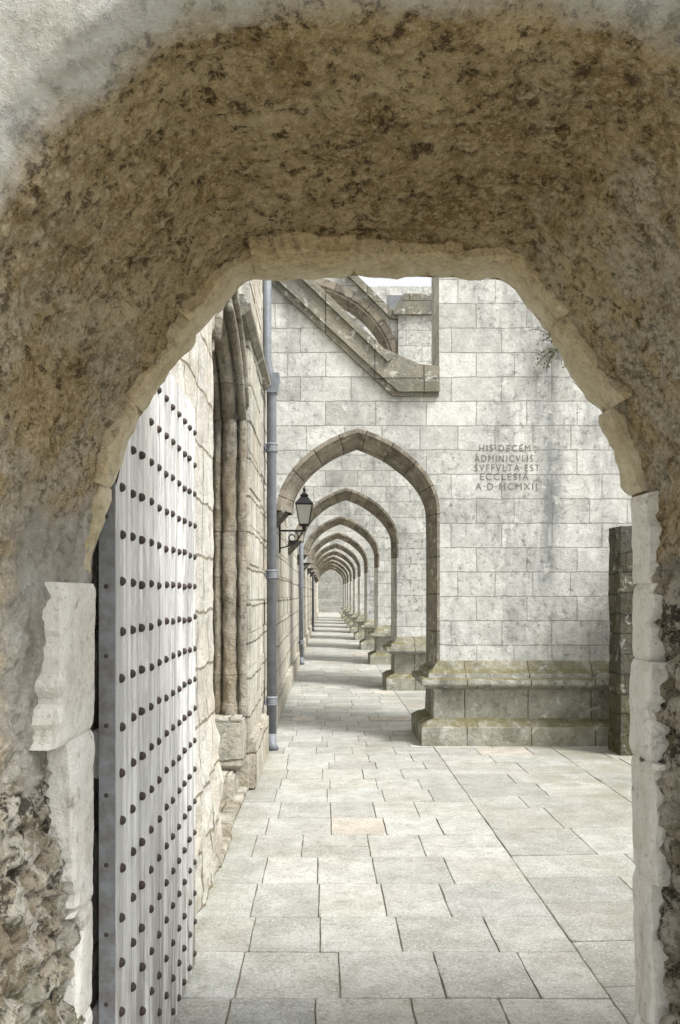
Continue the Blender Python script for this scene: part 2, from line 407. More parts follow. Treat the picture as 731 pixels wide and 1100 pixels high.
for k in range(MD+1):
    t = k/MD; row = []
    e = ER*max(0, 1-t/.10)**2
    tt = t**.85
    for i in range(N):
        fx = farc[i][0]+fn[i][0]*.008; fz = farc[i][1]+fn[i][1]*.008
        x = nearc[i][0]*(1-tt)+fx*tt; z = nearc[i][1]*(1-tt)+fz*tt
        bl = math.sin(math.pi*t)*.02*max(0, min(1, (z-1.6)/.6))
        x += fn[i][0]*(e+bl); z += fn[i][1]*(e+bl)
        row.append((x, DN+(DF-DN)*t, z))
    secs.append(row)
for t in (.0, .02, .05, .1, .2, .4, .7, 1):
    secs.append([(farc[i][0]*(1-t)+outer[i][0]*t+fn[i][0]*.03*(t == 0), DF+.004, farc[i][1]*(1-t)+outer[i][1]*t+fn[i][1]*.03*(t == 0)) for i in range(N)])
VV = []; rub = []; rcol = []
for r, row in enumerate(secs):
    for i, (x, y, z) in enumerate(row):
        nx, nz = fn[i]; left = x < .1
        inner = 10 <= r < 10+MD+1
        lim = (1.20 if left else 1.6)+.35*noise.noise(Vector((x*3, y*3, z*2.5)))+.15*noise.noise(Vector((y*9, z*9, x)))
        rb = max(0., min(1., (lim-z)/.05))
        wx = .05*noise.noise(Vector((y*7, z*7, 3))); wy = .05*noise.noise(Vector((y*7, z*7, 9)))
        (d, p) = noise.voronoi(Vector((x*2, (y+wx)*8, (z+wy)*10)), distance_metric='MANHATTAN')
        st = min(1, (d[1]-d[0])*3.2)
        rc = abs(math.sin(p[0].x*12.9+p[0].y*78.2+p[0].z*37.7)*43758.5) % 1
        dsp = .020*fbm(x, y, z, 2.6, 3)+.010*fbm(x+5, y, z, 16, 5)
        pk = noise.noise(Vector((x*26+3, y*26, z*26)))+.5*noise.noise(Vector((x*60, y*60+4, z*60)))
        dsp += .016*max(0, pk-.18)+.006*noise.noise(Vector((x*75, y*75, z*75)))
        if rb > 0: dsp = dsp*(1+.2*rb)+rb*(.022-.02*st-.024*(rc-.5)*st+.010*noise.noise(Vector((y*30, z*30, x*5))))
        t = (r-10)/MD
        if inner: 
            ff = max(0, min(1, (1-t)/.10)); fa = min(1, .05+t/.18)
            dsp *= (.25+.75*ff)*fa
            X, Y, Z = x+nx*dsp, y+.01*fbm(x+9, y, z, 6, 3)*ff*fa, z+nz*dsp
        elif r < 10: X, Y, Z = x, y+.004*fbm(x, y, z, 5, 3)-.002, z
        else: X, Y, Z = x, y, z
        VV.append((X, Y, Z)); rub.append(rb if inner or r < 10 else rb*.4); rcol.append(rc*(.35+.65*st))
FF = []
for r in range(len(secs)-1):
    for i in range(N-1): FF.append((r*N+i, r*N+i+1, (r+1)*N+i+1, (r+1)*N+i))
e0 = (len(secs)-1)*N
for i in range(N-1): FF.append((i, e0+i, e0+i+1, i+1))
gate = empty('stone_gateway', (.1, 1.75, 0))
def place(o): o.matrix_parent_inverse = Matrix.Translation(-Vector(o.parent.location)); return o
w = place(mesh('rendered_wall', VV, FF, plaster_mat, gate, smooth=True, attrs={'rub': rub, 'rcol': rcol}))
tag(gate, 'thick rough stone gateway framing the view, brown rendered vault and crumbling rubble jambs', 'gateway')

def block(i0, i1, d0, d1, inn, outw, seed, V, F, A, rough=1., sk=0., chip=0.):
    nu = max(5, (i1-i0)//2); nv = 22; b0 = len(V); rc = random.random()
    sec = [(outw, d0)]
    for k in range(nv+1): sec.append((inn, d0+(d1-d0)*k/nv))
    sec += [(outw, d1)]
    ns = len(sec)
    for u in range(nu+1):
        i = min(N-1, max(0, int(round(i0+(i1-i0)*u/nu)))); x, z = farc[i]; nx, nz = fn[i]
        edge = .008 if u in (0, nu) else .002 if u in (1, nu-1) else 0
        fr = sk*(u/nu-.5)
        for s, (o_, dd) in enumerate(sec):
            ed = 0
            if 0 < s < ns-1:
                q = min(s-1, ns-2-s); ed = .010*max(0, 1-q/2.2)
            rgh = rough*(.010*fbm(x+seed, dd, z, 7, 4)+.004*fbm(x, dd+seed, z, 30, 3))
            oo = o_+edge+ed+rgh*(0 < s < ns-1)
            a0 = .02*rough*fbm(x, z, seed+4, 9, 3)+fr+chip*max(0, fbm(x, z, seed+2, 14, 3))
            yy = dd+(.008*fbm(x, z, seed, 12, 3) if s >= ns-2 else a0*(1-(dd-d0)/(d1-d0)))
            V.append((x+nx*oo, yy, z+nz*oo)); A.append(rc)
    for u in range(nu):
        for s in range(ns-1): F.append((b0+u*ns+s, b0+(u+1)*ns+s, b0+(u+1)*ns+s+1, b0+u*ns+s+1))
    F.append(tuple(b0+s for s in range(ns))); F.append(tuple(b0+nu*ns+s for s in range(ns)))
def idx(side, z):
    best = None
    for i, p in enumerate(farc):
        if (p[0] < .1) == (side == 'l'):
            q = abs(p[1]-z)
            if best is None or q < best[0]: best = (q, i)
    return best[1]
il, ir = idx('l', 1.64), idx('r', 1.86)
V = []; F = []; A = []; i = il
top_l = idx('l', 2.40); top_r = idx('r', 2.40)
while i < ir:
    L = random.randint(20, 36) if not (top_l-6 < i < top_r) else random.randint(32, 50)
    j = min(ir, i+L)
    if ir-j < 12: j = ir
    mid = (i+j)/2; tt = (mid-il)/(ir-il)
    d0 = 2.13-.08*math.sin(math.pi*min(1, max(0, tt)))+random.uniform(-.025, .025)
    block(i, j, d0, 2.21, random.uniform(-.010, .003), .09, i*.37, V, F, A, 1.2, 0, .03); i = j
place(mesh('arch_ring', V, F, ringblock_mat, gate, attrs={'rcol': A}, smooth=False))
def jamb(side, specs, mat=None):
    for (za, zb, d0, inn, sk, *rest) in specs:
        V = []; F = []; A = []
        a, b = sorted((idx(side, za), idx(side, zb)))
        block(a, b, d0, rest[0] if rest else 2.21, inn, .09, za*7, V, F, A, .5, sk, .04)
        place(mesh('jamb_stone', V, F, mat or dressed_mat, gate, attrs={'rcol': A}))
jamb('l', [(1.63, 1.25, 1.91, -.010, .05), (1.25, .80, 2.02, -.010, -.05), (.80, .52, 2.07, -.008, .04), (.52, .27, 2.02, -.010, -.04), (.27, .0, 2.05, -.008, .0)])
jamb('r', [(1.85, 1.63, 2.10, -.002, .0), (1.63, 1.43, 2.09, .001, .01), (1.43, 1.18, 2.08, -.003, -.01), (1.18, .88, 2.05, .0, .02), (.88, .5, 2.09, .001, -.02), (.5, .2, 2.05, .001, .0), (.2, .0, 2.07, .001, .0)])

# ------------------------------------------------------------------ studded door
door = empty('studded_door', (-.585, 2.25, 0))
DX = -.562; Y0 = 2.235; Wd = 1.38; TH = .036
def dtop(t):
    pts = [(0, 1.88), (.12, 2.02), (.3, 2.17), (.5, 2.31), (.66, 2.385), (.8, 2.40), (1.2, 2.40), (1.38, 2.39)]
    for (a, za), (b, zb) in zip(pts, pts[1:]):
        if t <= b: return za+(zb-za)*(t-a)/(b-a)
    return pts[-1][1]
V = []; F = []; A = []
npk = 7; pw = Wd/npk
for p in range(npk):
    rc = random.random(); a = p*pw+.003; b = (p+1)*pw-.003; ty = [a, a+.008, (a+b)/2, b-.008, b]; wx = [-.012, 0, 0, 0, -.012]
    wz = random.uniform(-.003, .003); nz_ = 14; b0 = len(V)
    for s in range(nz_+1):
        for (t, x) in zip(ty, wx):
            zt = dtop(t); z = .012+(zt-.012)*s/nz_
            V.append((DX+x+wz, Y0+t, z)); A.append(rc)
    for s in range(nz_):
        for q in range(4): F.append((b0+s*5+q, b0+s*5+q+1, b0+(s+1)*5+q+1, b0+(s+1)*5+q))
    c0 = len(V)
    for (t, z) in ((a, .012), (b, .012), (b, dtop(b)), ((a+b)/2, dtop((a+b)/2)), (a, dtop(a))): V.append((DX-TH, Y0+t, z)); A.append(rc)
    F.append((c0, c0+1, c0+2, c0+3, c0+4))
    F.append((b0, b0+4, c0+1, c0)); tb = b0+nz_*5
    F.append((tb, tb+2, c0+3, c0+4)); F.append((tb+2, tb+4, c0+2, c0+3))
    F.append((b0, c0, c0+4, tb)); F.append((b0+4, tb+4, c0+2, c0+1))
place(mesh('plank_leaf', V, F, wood_mat, door, attrs={'scol': A}))
bm = bmesh.new(); prism(bm, [(DX-TH-.004, .01), (DX+.002, .01), (DX+.002, 1.90), (DX-.014, 1.895), (DX-TH-.004, 1.84)], Y0-.010, Y0-.002)
edge = place(frombm('edge_strip', bm, strap_mat, door))
bm = bmesh.new()
for k in range(10):
    r = bmesh.ops.create_uvsphere(bm, u_segments=8, v_segments=5, radius=.006)
    for v in r['verts']: v.co = Vector((v.co.x+DX-.020, v.co.y*.6+Y0-.011, v.co.z+.14+k*.185))
frombm('strip_rivets', bm, iron, edge, True)
bm = bmesh.new()
for z in (.35, 1.1, 1.75): box(bm, DX-TH-.033, DX-TH-.002, Y0+.03, Y0+Wd-.03, z, z+.13, .004)
place(frombm('back_ledge', bm, wood_mat, door))
def stud_mesh():
    bm = bmesh.new(); rings = []
    for (x, r) in ((-.004, .0130), (.002, .0130), (.007, .011), (.011, .007), (.0125, .002)):
        rings.append([bm.verts.new((x, r*math.cos(k*math.pi/6), r*math.sin(k*math.pi/6))) for k in range(12)])
    for a, b in zip(rings, rings[1:]):
        for k in range(12): bm.faces.new((a[k], a[(k+1) % 12], b[(k+1) % 12], b[k]))
    bm.faces.new(rings[-1]); return bm
sb = stud_mesh(); sme = bpy.data.meshes.new('stud'); bmesh.ops.recalc_face_normals(sb, faces=sb.faces); sb.to_mesh(sme); sb.free(); sme.materials.append(iron)
studs = []
for c in range(11):
    t = .06+c*.127
    for r in range(19):
        z = .07+r*.130
        if z < dtop(t)-.04: studs.append((DX+.002, Y0+t+random.uniform(-.007, .007), z+random.uniform(-.005, .005)))
studs.sort(key=lambda p: math.dist(p, (0, 0, 1.6)) + (100 if 1.6-p[2] > p[1]*.52 else 0))
for p in studs[:98]:
    o = bpy.data.objects.new('stud', sme); C.objects.link(o); o.parent = door; o.location = p; o.rotation_euler = (random.uniform(-.15, .15), random.uniform(-.1, .1), 0); place(o)
V = []; F = []
for p in studs[98:]:
    b0 = len(V); V += [(v.co.x+p[0], v.co.y+p[1], v.co.z+p[2]) for v in sme.vertices]; F += [tuple(b0+i for i in f.vertices) for f in sme.polygons]
o = place(mesh('farther_studs', V, F, iron, door)); o['kind'] = 'stuff'
tag(door, 'weathered silver-grey plank door covered in iron studs, open against the left wall', 'door')

# ------------------------------------------------------------------ left flank wall of the church
church = empty('church_wall', (-.9, 5, 0))
def rough_sheet(name, x, y0, y1, z0, z1, mat, amp, step):
    ny = int((y1-y0)/step)+1; nz = int((z1-z0)/step)+1; V = []; F = []
    for j in range(nz+1):
        for i in range(ny+1):
            y = y0+(y1-y0)*i/ny; z = z0+(z1-z0)*j/nz
            (d, p) = noise.voronoi(Vector((0, y*3.1, z*3.6)), distance_metric='DISTANCE')
            low = max(0, min(1, (1.0-z)/.5))
            dd = amp*fbm(x, y, z, 2.2)+amp*.5*fbm(x, y, z, 9, 3)+low*(.03-.03*min(1, (d[1]-d[0])*3))+low*.03
            V.append((x+dd, y, z))
    for j in range(nz):
        for i in range(ny): F.append((j*(ny+1)+i, j*(ny+1)+i+1, (j+1)*(ny+1)+i+1, (j+1)*(ny+1)+i))
    return place(mesh(name, V, F, mat, church, smooth=True))
rough_sheet('near_wall_face', -.672, 2.24, 5.02, 0, 6.0, near_stone, .012, .03)
bm = bmesh.new()
box(bm, -1.8, -.70, 2.24, 5.0, 0, 9.0)
box(bm, -1.8, -1.12, 5.0, 6.8, 0, 9.0)
place(frombm('wall_core', bm, near_stone, church))
def rh_(u): 
    c = abs(u-.5)*2; return .75*math.sqrt(max(0, 1-c*c))+.25*(1-c)
bm = bmesh.new()
P_ = [(5.0, 9.0), (5.0, 3.05)]
for k in range(1, 12):
    u = k/12; P_.append((5.0+1.8*u, 3.05+.6*rh_(u)))
P_ += [(6.8, 3.05), (6.8, 9.0)]
prism(bm, P_, -1.15, -.665, 'x'); place(frombm('recess_head', bm, flank_stone, church))
bm = bmesh.new(); box(bm, -1.8, -.625, 6.8, 8.0, .0, 9.0); box(bm, -1.8, -.645, 8.0, 73, 0, 9.0)
place(frombm('main_wall', bm, flank_stone, church))
bm = bmesh.new(); z = 0.45
while z < 4.6:
    hh = random.uniform(.24, .34); y = 6.83
    while y < 16:
        L = random.uniform(.35, .75); yb = min(y+L, 16)
        pr = random.uniform(.0, .013); x1 = (-.625 if y < 8.0-.3 else -.645)+.005+pr
        box(bm, -.70, x1, y+.003, yb-.003, z+.003, z+hh-.003, .006)
        y += L
    z += hh
place(frombm('facing_stones', bm, flank_stone, church))
for (x, r) in ((-.97, .05), (-.87, .03), (-.775, .055), (-.675, .034)):
    y_ = 6.79-r*.4; bm = bmesh.new(); rings = []
    zs = [.62+2.38*k/120 for k in range(121)]; n_ = 18
    for z in zs:
        rb = r*(1.35 if z < .68 else 1.12 if z < .72 else 1.)
        rr_ = []
        for k in range(n_):
            a = 2*math.pi*k/n_
            e = 1+.22*noise.noise(Vector((x*9, math.cos(a)*.8, z*3)))+.24*noise.noise(Vector((math.cos(a)*2, math.sin(a)*2+x*7, z*11)))
            rr_.append(bm.verts.new((x+rb*e*math.cos(a), y_+rb*e*math.sin(a), z)))
        rings.append(rr_)
    for a_, b_ in zip(rings, rings[1:]):
        for k in range(n_): bm.faces.new((a_[k], a_[(k+1) % n_], b_[(k+1) % n_], b_[k]))
    pts = []
    for k in range(0, 14):
        u = 1-k/13*.55; pts.append((x, 5.0+(y_-5.0)*u-.02*(k > 0), 3.0+.6*rh_(u)))
    tube(bm, pts, r, 12)
    place(frombm('jamb_shaft', bm, shaft_stone, church, True))
bm = bmesh.new()
hood = [(-.65, 5.0+1.8*k/24, 3.12+.62*rh_(k/24)) for k in range(25)]
tube(bm, hood, .03, 8)
place(frombm('hood_mould', bm, shaft_stone, church, True))
bm = bmesh.new(); prism(bm, [(-.64, 3.66), (-.60, 3.67), (-.555, 3.71), (-.555, 3.75), (-.61, 3.82), (-.64, 3.82)], 6.2, 8.5)
place(frombm('string_course', bm, coping_stone, church))
def worn(bm, x0, x1, y0, y1, z0, z1, c=14, amp=.008):
    b2_ = bmesh.new(); box(b2_, x0, x1, y0, y1, z0, z1, .02)
    bmesh.ops.subdivide_edges(b2_, edges=[e for e in b2_.edges if e.calc_length() > .08], cuts=c, use_grid_fill=True)
    for v in b2_.verts:
        f = fbm(v.co.x, v.co.y, v.co.z, 5, 4)*amp; g_ = fbm(v.co.x+4, v.co.y, v.co.z, 6, 4)*amp; v.co += Vector((f, g_, (f+g_)*.4))
    t_ = bpy.data.meshes.new('t'); b2_.to_mesh(t_); bm.from_mesh(t_); b2_.free()
bm = bmesh.new(); worn(bm, -1.1, -.70, 6.30, 6.79, 0, .22); worn(bm, -1.05, -.645, 6.52, 6.79, .225, .63)
place(frombm('jamb_footing', bm, flank_stone, church, True))
bm = bmesh.new(); worn(bm, -.66, -.565, 6.82, 7.6, .0, .42, 10); worn(bm, -.66, -.57, 7.61, 8.4, .0, .40, 10); box(bm, -.66, -.58, 9.6, 72, .0, .3, .01)
place(frombm('wall_footing', bm, flank_stone, church))
tag(church, 'long pale limestone church wall on the left with an arched recess and jamb shafts', 'wall')
bm = bmesh.new()
yy = 4.3
while yy < 6.9:
    L = random.uniform(.5, .8); box(bm, -.92, -.62+random.uniform(-.02, .02), yy, yy+L-.01, -.01, .035+random.uniform(0, .01), .008); yy += L
tag(frombm('stone_kerb', bm, flank_stone), 'low pale stone kerb at the foot of the left wall', 'kerb')

# ------------------------------------------------------------------ buttresses
T = .65
ringprof = [(.03,.002), (.0,-.004), (-.025,-.004), (-.035,.03), (-.07,.075), (-.07,.10), (-.10,.13), (-.135,.19), (-.135,.46), (-.10,.53), (-.05,.60), (-.0,.654), (.03,.652)]
jambprof = [(.03,.002), (.0,-.003), (-.012,-.003), (-.02,.03), (-.045,.075), (-.045,.10), (-.06,.13), (-.075,.19), (-.075,.46), (-.05,.53), (-.02,.60), (-.0,.653), (.03,.652)]
def plinth(bm, x0, x1, y0, y1):
    fr = [(.20,0),(.20,.19),(.195,.20),(.13,.245),(.085,.26),(.06,.275),(.05,.54),(.055,.58),(.13,.60),(.185,.63),(.195,.65),(.195,.69),(.18,.705),(.12,.71),(.115,.755),(.06,.80),(.004,.885),(-.05,.885)]
    R_ = []
    def rectn(p):
        a = x0-p; b = x1+p; c = y0-p; d = y1+p; q = []
        for (sx, sy, ex, ey, n) in ((a, c, b, c, 40), (b, c, b, d, 10), (b, d, a, d, 40), (a, d, a, c, 14)):
            for k in range(n): q.append((sx+(ex-sx)*k/n, sy+(ey-sy)*k/n))
        return q
    for p, z in fr:
        ring = []
        for (X, Y) in rectn(p):
            f = .005*fbm(X, Y, z*.5, 5, 4); g = .005*fbm(X+7, Y, z*.5, 5, 4)
            ring.append(bm.verts.new((X+f, Y+g, z+(.003*fbm(X, Y+3, 0, 6, 3) if z > .01 else 0))))
        R_.append(ring)
    n = len(R_[0])
    for a, b in zip(R_, R_[1:]):
        for k in range(n): bm.faces.new((a[k], a[(k+1) % n], b[(k+1) % n], b[k]))
def common(root, jm, proto_ring=True):
    bm = bmesh.new(); plinth(bm, 1.21, 3.45, 0, T)
    frombm('plinth', bm, plinth_stone, root)
    ap = arch(.35, .86, 2.5, .86)
    n = len(ap); V = []; F = []; U = []; L = 0
    full = ap+[(1.21, 2.2)]
    for i, (x, z) in enumerate(full):
        p0 = full[max(i-1, 0)]; p1 = full[min(i+1, len(full)-1)]
        dx, dz = p1[0]-p0[0], p1[1]-p0[1]; q = math.hypot(dx, dz); nx, nz = -dz/q, dx/q
        if i == len(full)-1: nx, nz = 1, 0
        if i: L += math.hypot(x-full[i-1][0], z-full[i-1][1])
        e = max(0, min(1, (len(full)-1-i)/9))
        for j in range(len(ringprof)):
            o = ringprof[j][0]*e+jambprof[j][0]*(1-e); yv = ringprof[j][1]*e+jambprof[j][1]*(1-e)
            V.append((x+nx*o, yv, z+nz*o)); U.append((L, j*.05+.01))
    m = len(ringprof)
    for i in range(len(full)-1):
        for j in range(m-1): F.append((i*m+j, (i+1)*m+j, (i+1)*m+j+1, i*m+j+1))
    mesh('arch_moulding', V, F, ring_stone, root, uvs=U)
    sweep('jamb_moulding', [(1.21, 2.2), (1.21, 1.6), (1.21, .80)], jambprof, jm, root)
    bm = bmesh.new(); prism(bm, [(-.66, 2.25), (-.53, 2.38), (-.42, 2.5), (-.66, 2.5)], .03, .62); frombm('corbel', bm, ring_stone, root)
def wall(bm, top, zt):
    ap = [(x, z) for x, z in arch(.35, .87, 2.5, .87)]
    def topz(x):
        for (a, za), (b, zb) in zip(top, top[1:]):
            if x <= b+1e-9: return za+(zb-za)*(x-a)/(b-a)
        return top[-1][1]
    xs = [(-.66, 2.5)]+ap
    rows = []
    for (x, z) in xs: rows.append([bm.verts.new((x, yv, zz)) for yv in (0, T) for zz in (z, topz(x))])
    for a, b in zip(rows, rows[1:]):
        bm.faces.new((a[0], b[0], b[1], a[1])); bm.faces.new((a[2], a[3], b[3], b[2]))
        bm.faces.new((a[0], a[2], b[2], b[0])); bm.faces.new((a[1], b[1], b[3], a[3]))
    a = rows[0]; bm.faces.new((a[0], a[1], a[3], a[2]))
    box(bm, 1.22, 3.45, 0, T, 0, zt)
b1 = empty('flying_buttress', (0, 9.0, 0)); common(b1, jamb_stone_m)
bm = bmesh.new(); wall(bm, [(-.66, 5.08), (.55, 4.0), (.75, 3.93), (1.22, 3.93)], 7.2)
frombm('buttress_wall', bm, pillar_stone, b1)
bm = bmesh.new()
prism(bm, [(-.66, 5.08), (.6, 3.92), (.78, 3.76), (1.215, 3.76), (1.215, 4.03), (1.0, 4.05), (.62, 4.22), (-.66, 5.46)], -.07, T+.07)
prism(bm, [(-.66, 5.34), (.60, 4.13), (.66, 4.07), (.70, 4.10), (-.66, 5.41)], -.10, -.06)
prism(bm, [(-.66, 5.0), (.58, 3.85), (.72, 3.72), (1.215, 3.72), (1.215, 3.765), (.79, 3.765), (.6, 3.93), (-.66, 5.085)], -.04, T+.04)
frombm('coping', bm, coping_stone, b1)
bm = bmesh.new(); prism(bm, [(1.12, 7.2), (3.55, 7.2), (3.55, 7.32), (2.33, 8.4), (1.12, 7.32)], -.08, T+.08); frombm('gable_cap', bm, coping_stone, b1)
texts = [('HIS\u00b7DECEM', 515, 570, 485), ('ADMINICVLIS', 510, 573, 496), ('SVFFVLTA\u00b7EST', 510, 580, 506), ('ECCLESIA', 516, 568, 515.5), ('A\u00b7D\u00b7MCMXII', 511, 577, 526)]
for (tx, xa, xb, yb) in texts:
    cu = bpy.data.curves.new('t', 'FONT'); cu.body = tx; cu.size = .103; cu.extrude = 0; cu.offset = 0; cu.space_character = 1.3; cu.resolution_u = 4; cu.fill_mode = 'FRONT'
    to = bpy.data.objects.new('t', cu); C.objects.link(to); bpy.context.view_layer.update()
    me = bpy.data.meshes.new_from_object(to.evaluated_get(bpy.context.evaluated_depsgraph_get()))
    C.objects.unlink(to); bpy.data.objects.remove(to)
    xs = [v.co.x for v in me.vertices]; s = ((xb-xa)/100)/(max(xs)-min(xs)); x0 = min(xs)
    for v in me.vertices:
        X, Y, Z = v.co; v.co = Vector(((xa-350)/100+(X-x0)*s, -.003, 1.6+(638-yb)/100+Y*1.0))
    me.materials.clear(); me.materials.append(carve); me.name = 'inscription_line'
    o = bpy.data.objects.new('inscription_line', me); C.objects.link(o); o.parent = b1
tag(b1, 'nearest stone buttress arch with carved inscription on its broad pier and sloping lichened coping', 'buttress', 'flying buttresses arching over the passage')
b2 = empty('flying_buttress', (0, 14.07, 0)); common(b2, pillar_stone)
bm = bmesh.new(); wall(bm, [(-.66, 5.3), (1.22, 5.3)], 6.5)
frombm('buttress_wall', bm, pillar_stone, b2)
arc = []
for k in range(19):
    t = math.pi/2*(1-k/18); arc.append((-.62+1.75*math.cos(t), 5.35+1.48*math.sin(t)))
bm = bmesh.new()
cl = [(-.64, 7.95), (.47, 6.9), (1.1, 6.28), (1.22, 6.25)]
def cz(x):
    for (a, za), (b, zb) in zip(cl, cl[1:]):
        if x <= b: return za+(zb-za)*(x-a)/(b-a)
rows = []
for (x, z) in arc+[(1.215, 5.32)]: rows.append([bm.verts.new((x, yv, zz)) for yv in (.08, T-.08) for zz in (z, cz(x))])
for a, b in zip(rows, rows[1:]):
    bm.faces.new((a[0], b[0], b[1], a[1])); bm.faces.new((a[2], a[3], b[3], b[2]))
    bm.faces.new((a[0], a[2], b[2], b[0])); bm.faces.new((a[1], b[1], b[3], a[3]))
frombm('flyer', bm, pillar_stone, b2)
sweep('flyer_rib', arc, [(.16,.07), (.16,.04), (.04,.04), (.0,.09), (-.05,.16), (-.05,T-.16), (.0,T-.09), (.04,T-.04), (.16,T-.04), (.16,T-.07)], ring_stone, b2)
bm = bmesh.new(); prism(bm, [(-.66, 7.95), (.46, 6.87), (1.09, 6.24), (1.218, 6.22), (1.218, 6.33), (1.13, 6.36), (.5, 6.98), (-.66, 8.10)], -.01, T+.01)
prism(bm, [(1.14, 6.28), (3.53, 6.28), (3.53, 6.34), (3.3, 6.62), (1.3, 6.62), (1.14, 6.36)], -.07, T+.07); frombm('coping', bm, coping_stone, b2)
desc = ['second buttress arch down the passage, seen through the nearest arch', 'third buttress arch down the passage, beyond the lantern', 'fourth buttress arch down the passage', 'fifth buttress arch down the passage', 'sixth buttress arch down the passage', 'seventh buttress arch down the passage', 'eighth buttress arch down the passage, small in the distance', 'ninth buttress arch down the passage, last but one', 'tenth and farthest buttress arch, by the end wall of the passage']
kids = list(b2.children); tag(b2, desc[0], 'buttress', 'flying buttresses arching over the passage')
for i in range(1, 9):
    e = b2.copy(); C.objects.link(e); e.location = (0, 14.07+5.05*i, 0); e['label'] = desc[i]
    for k in kids:
        c = k.copy(); C.objects.link(c); c.parent = e

# ------------------------------------------------------------------ other walls, end of the passage
bm = bmesh.new()
box(bm, 2.92, 3.6, 8.28, 8.62, 0, 2.27, .0)
bmesh.ops.subdivide_edges(bm, edges=bm.edges, cuts=40, use_grid_fill=True)
for v in bm.verts:
    (d, p) = noise.voronoi(Vector((v.co.x*4, v.co.y*4, v.co.z*6.5)), distance_metric='DISTANCE')
    f = .010*fbm(*v.co, 5, 4)+.006*fbm(v.co.x, v.co.y+3, v.co.z, 18, 3)+.005*min(1, (d[1]-d[0])*4)
    n_ = Vector(((v.co.x-3.25)/.35, (v.co.y-8.45)/.17, .5*(v.co.z > 2.2))); v.co += n_*f
gw = empty('garden_wall', (3.3, 8.45, 0)); place(frombm('rubble_pier', bm, rubble_dark, gw))
bm = bmesh.new(); box(bm, 3.62, 7.5, 8.3, 8.6, 0, 2.1); place(frombm('rubble_walling', bm, rubble_dark, gw))
tag(gw, 'dark mossy rubble wall beside the inscribed pier at the right', 'wall')
bm = bmesh.new(); box(bm, -2, 9, 72.6, 73.4, 0, 6)
tag(frombm('end_wall', bm, end_stone), 'grey flint wall closing the far end of the passage', 'wall')
tr = empty('transept_building', (4, 84, 0))
bm = bmesh.new(); box(bm, -14, 26, 78, 92, 0, 30.25); place(frombm('wall', bm, pillar_stone, tr))
bm = bmesh.new(); prism(bm, [(78.6, 30.27), (91.4, 30.27), (85, 31.4)], -13.5, 25.5, 'x'); place(frombm('roof', bm, slate, tr))
bm = bmesh.new(); box(bm, -14, 26, 77.7, 77.99, 27.2, 27.8); place(frombm('ledge', bm, pillar_stone, tr))
for k in range(8):
    bm = bmesh.new(); x = -10.2+k*4.0
    prism(bm, [(x, 28.0), (x+2.6, 28.0), (x+2.6, 29.4), (x, 29.4)], 77.93, 77.98); place(frombm('window', bm, slate, tr))
tag(tr, 'tall pale stone church building rising far behind the buttresses', 'building')

# ------------------------------------------------------------------ drainpipes
def pipe(x, y, ztop, r, label, neck=False, cols=(.45, 1.75, 3.05)):
    e = empty('drainpipe', (x, y, 0)); bm = bmesh.new()
    if neck:
        pts = [(0, 0, .06), (0, 0, 3.72), (-.00, -.02, 3.8), (-.03, -.03, 3.9), (-.05, -.03, 4.0), (-.05, -.03, ztop)]
    else: pts = [(0, 0, .06), (0, 0, ztop)]
    tube(bm, pts, r, 18); tube(bm, [(0, 0, .16), (.0, -.02, .06), (.03, -.09, .02)], r*1.02, 14)
    frombm('pipe', bm, lead, e, True)
    for z in cols:
        bm = bmesh.new(); tube(bm, [(0, 0, z), (0, 0, z+.015), (0, 0, z+.02), (0, 0, z+.08), (0, 0, z+.085), (0, 0, z+.1)], [r*1.05, r*1.3, r*1.18, r*1.18, r*1.3, r*1.05], 18)
        box(bm, -r*1.6, 0, r*-.5, r*.5, z+.03, z+.06); box(bm, -r*1.2, -r, -r*2.2, r*2.2, z+.02, z+.075)
        frombm('pipe_collar', bm, lead, e)
    if neck:
        bm = bmesh.new(); prism(bm, [(-.05, 3.66), (.055, 3.66), (.08, 3.80), (.08, 3.86), (-.07, 3.86), (-.07, 3.80)], -.07, .08)
        frombm('rainwater_head', bm, lead, e)
    return tag(e, label, 'drainpipe', 'lead grey drainpipes down the left wall')
pipe(-.555, 8.62, 6.5, .05, 'slate grey drainpipe nearest the viewer, left of the first arch', True)
pipe(-.55, 19.0, 3.9, .05, 'slate grey drainpipe just beyond the wall lantern')
pipe(-.55, 36.5, 3.9, .05, 'small distant drainpipe, farthest of the three')

# ------------------------------------------------------------------ wall lantern
lp = empty('wall_lantern', (-.29, 11.4, 2.52))
def frust(bm, z0, r0, z1, r1, n=4, cap=True):
    a = [bm.verts.new((r0*math.cos(t), r0*math.sin(t), z0)) for t in [math.pi/4+2*math.pi*k/n for k in range(n)]]
    b = [bm.verts.new((r1*math.cos(t), r1*math.sin(t), z1)) for t in [math.pi/4+2*math.pi*k/n for k in range(n)]]
    for k in range(n): bm.faces.new((a[k], a[(k+1) % n], b[(k+1) % n], b[k]))
    if cap: bm.faces.new(a); bm.faces.new(b)
bm = bmesh.new()
for k in range(4):
    t = math.pi/4+k*math.pi/2; tube(bm, [(.09*math.cos(t), .09*math.sin(t), .02), (.157*math.cos(t), .157*math.sin(t), .30)], .0075, 6)
frust(bm, .0, .075, .03, .094); frust(bm, .285, .158, .305, .170)
fr_ = frombm('lantern_frame', bm, black, lp)
bm = bmesh.new(); frust(bm, .03, .085, .29, .150); frombm('glass_panes', bm, glass, fr_)
bm = bmesh.new(); frust(bm, .305, .175, .405, .06); frust(bm, .405, .075, .43, .075); frust(bm, .43, .058, .47, .02)
tube(bm, [(0,0,.46), (0,0,.49), (0,0,.51), (0,0,.54)], [.008, .02, .018, .003], 8); frombm('lantern_roof', bm, black, lp)
bm = bmesh.new()
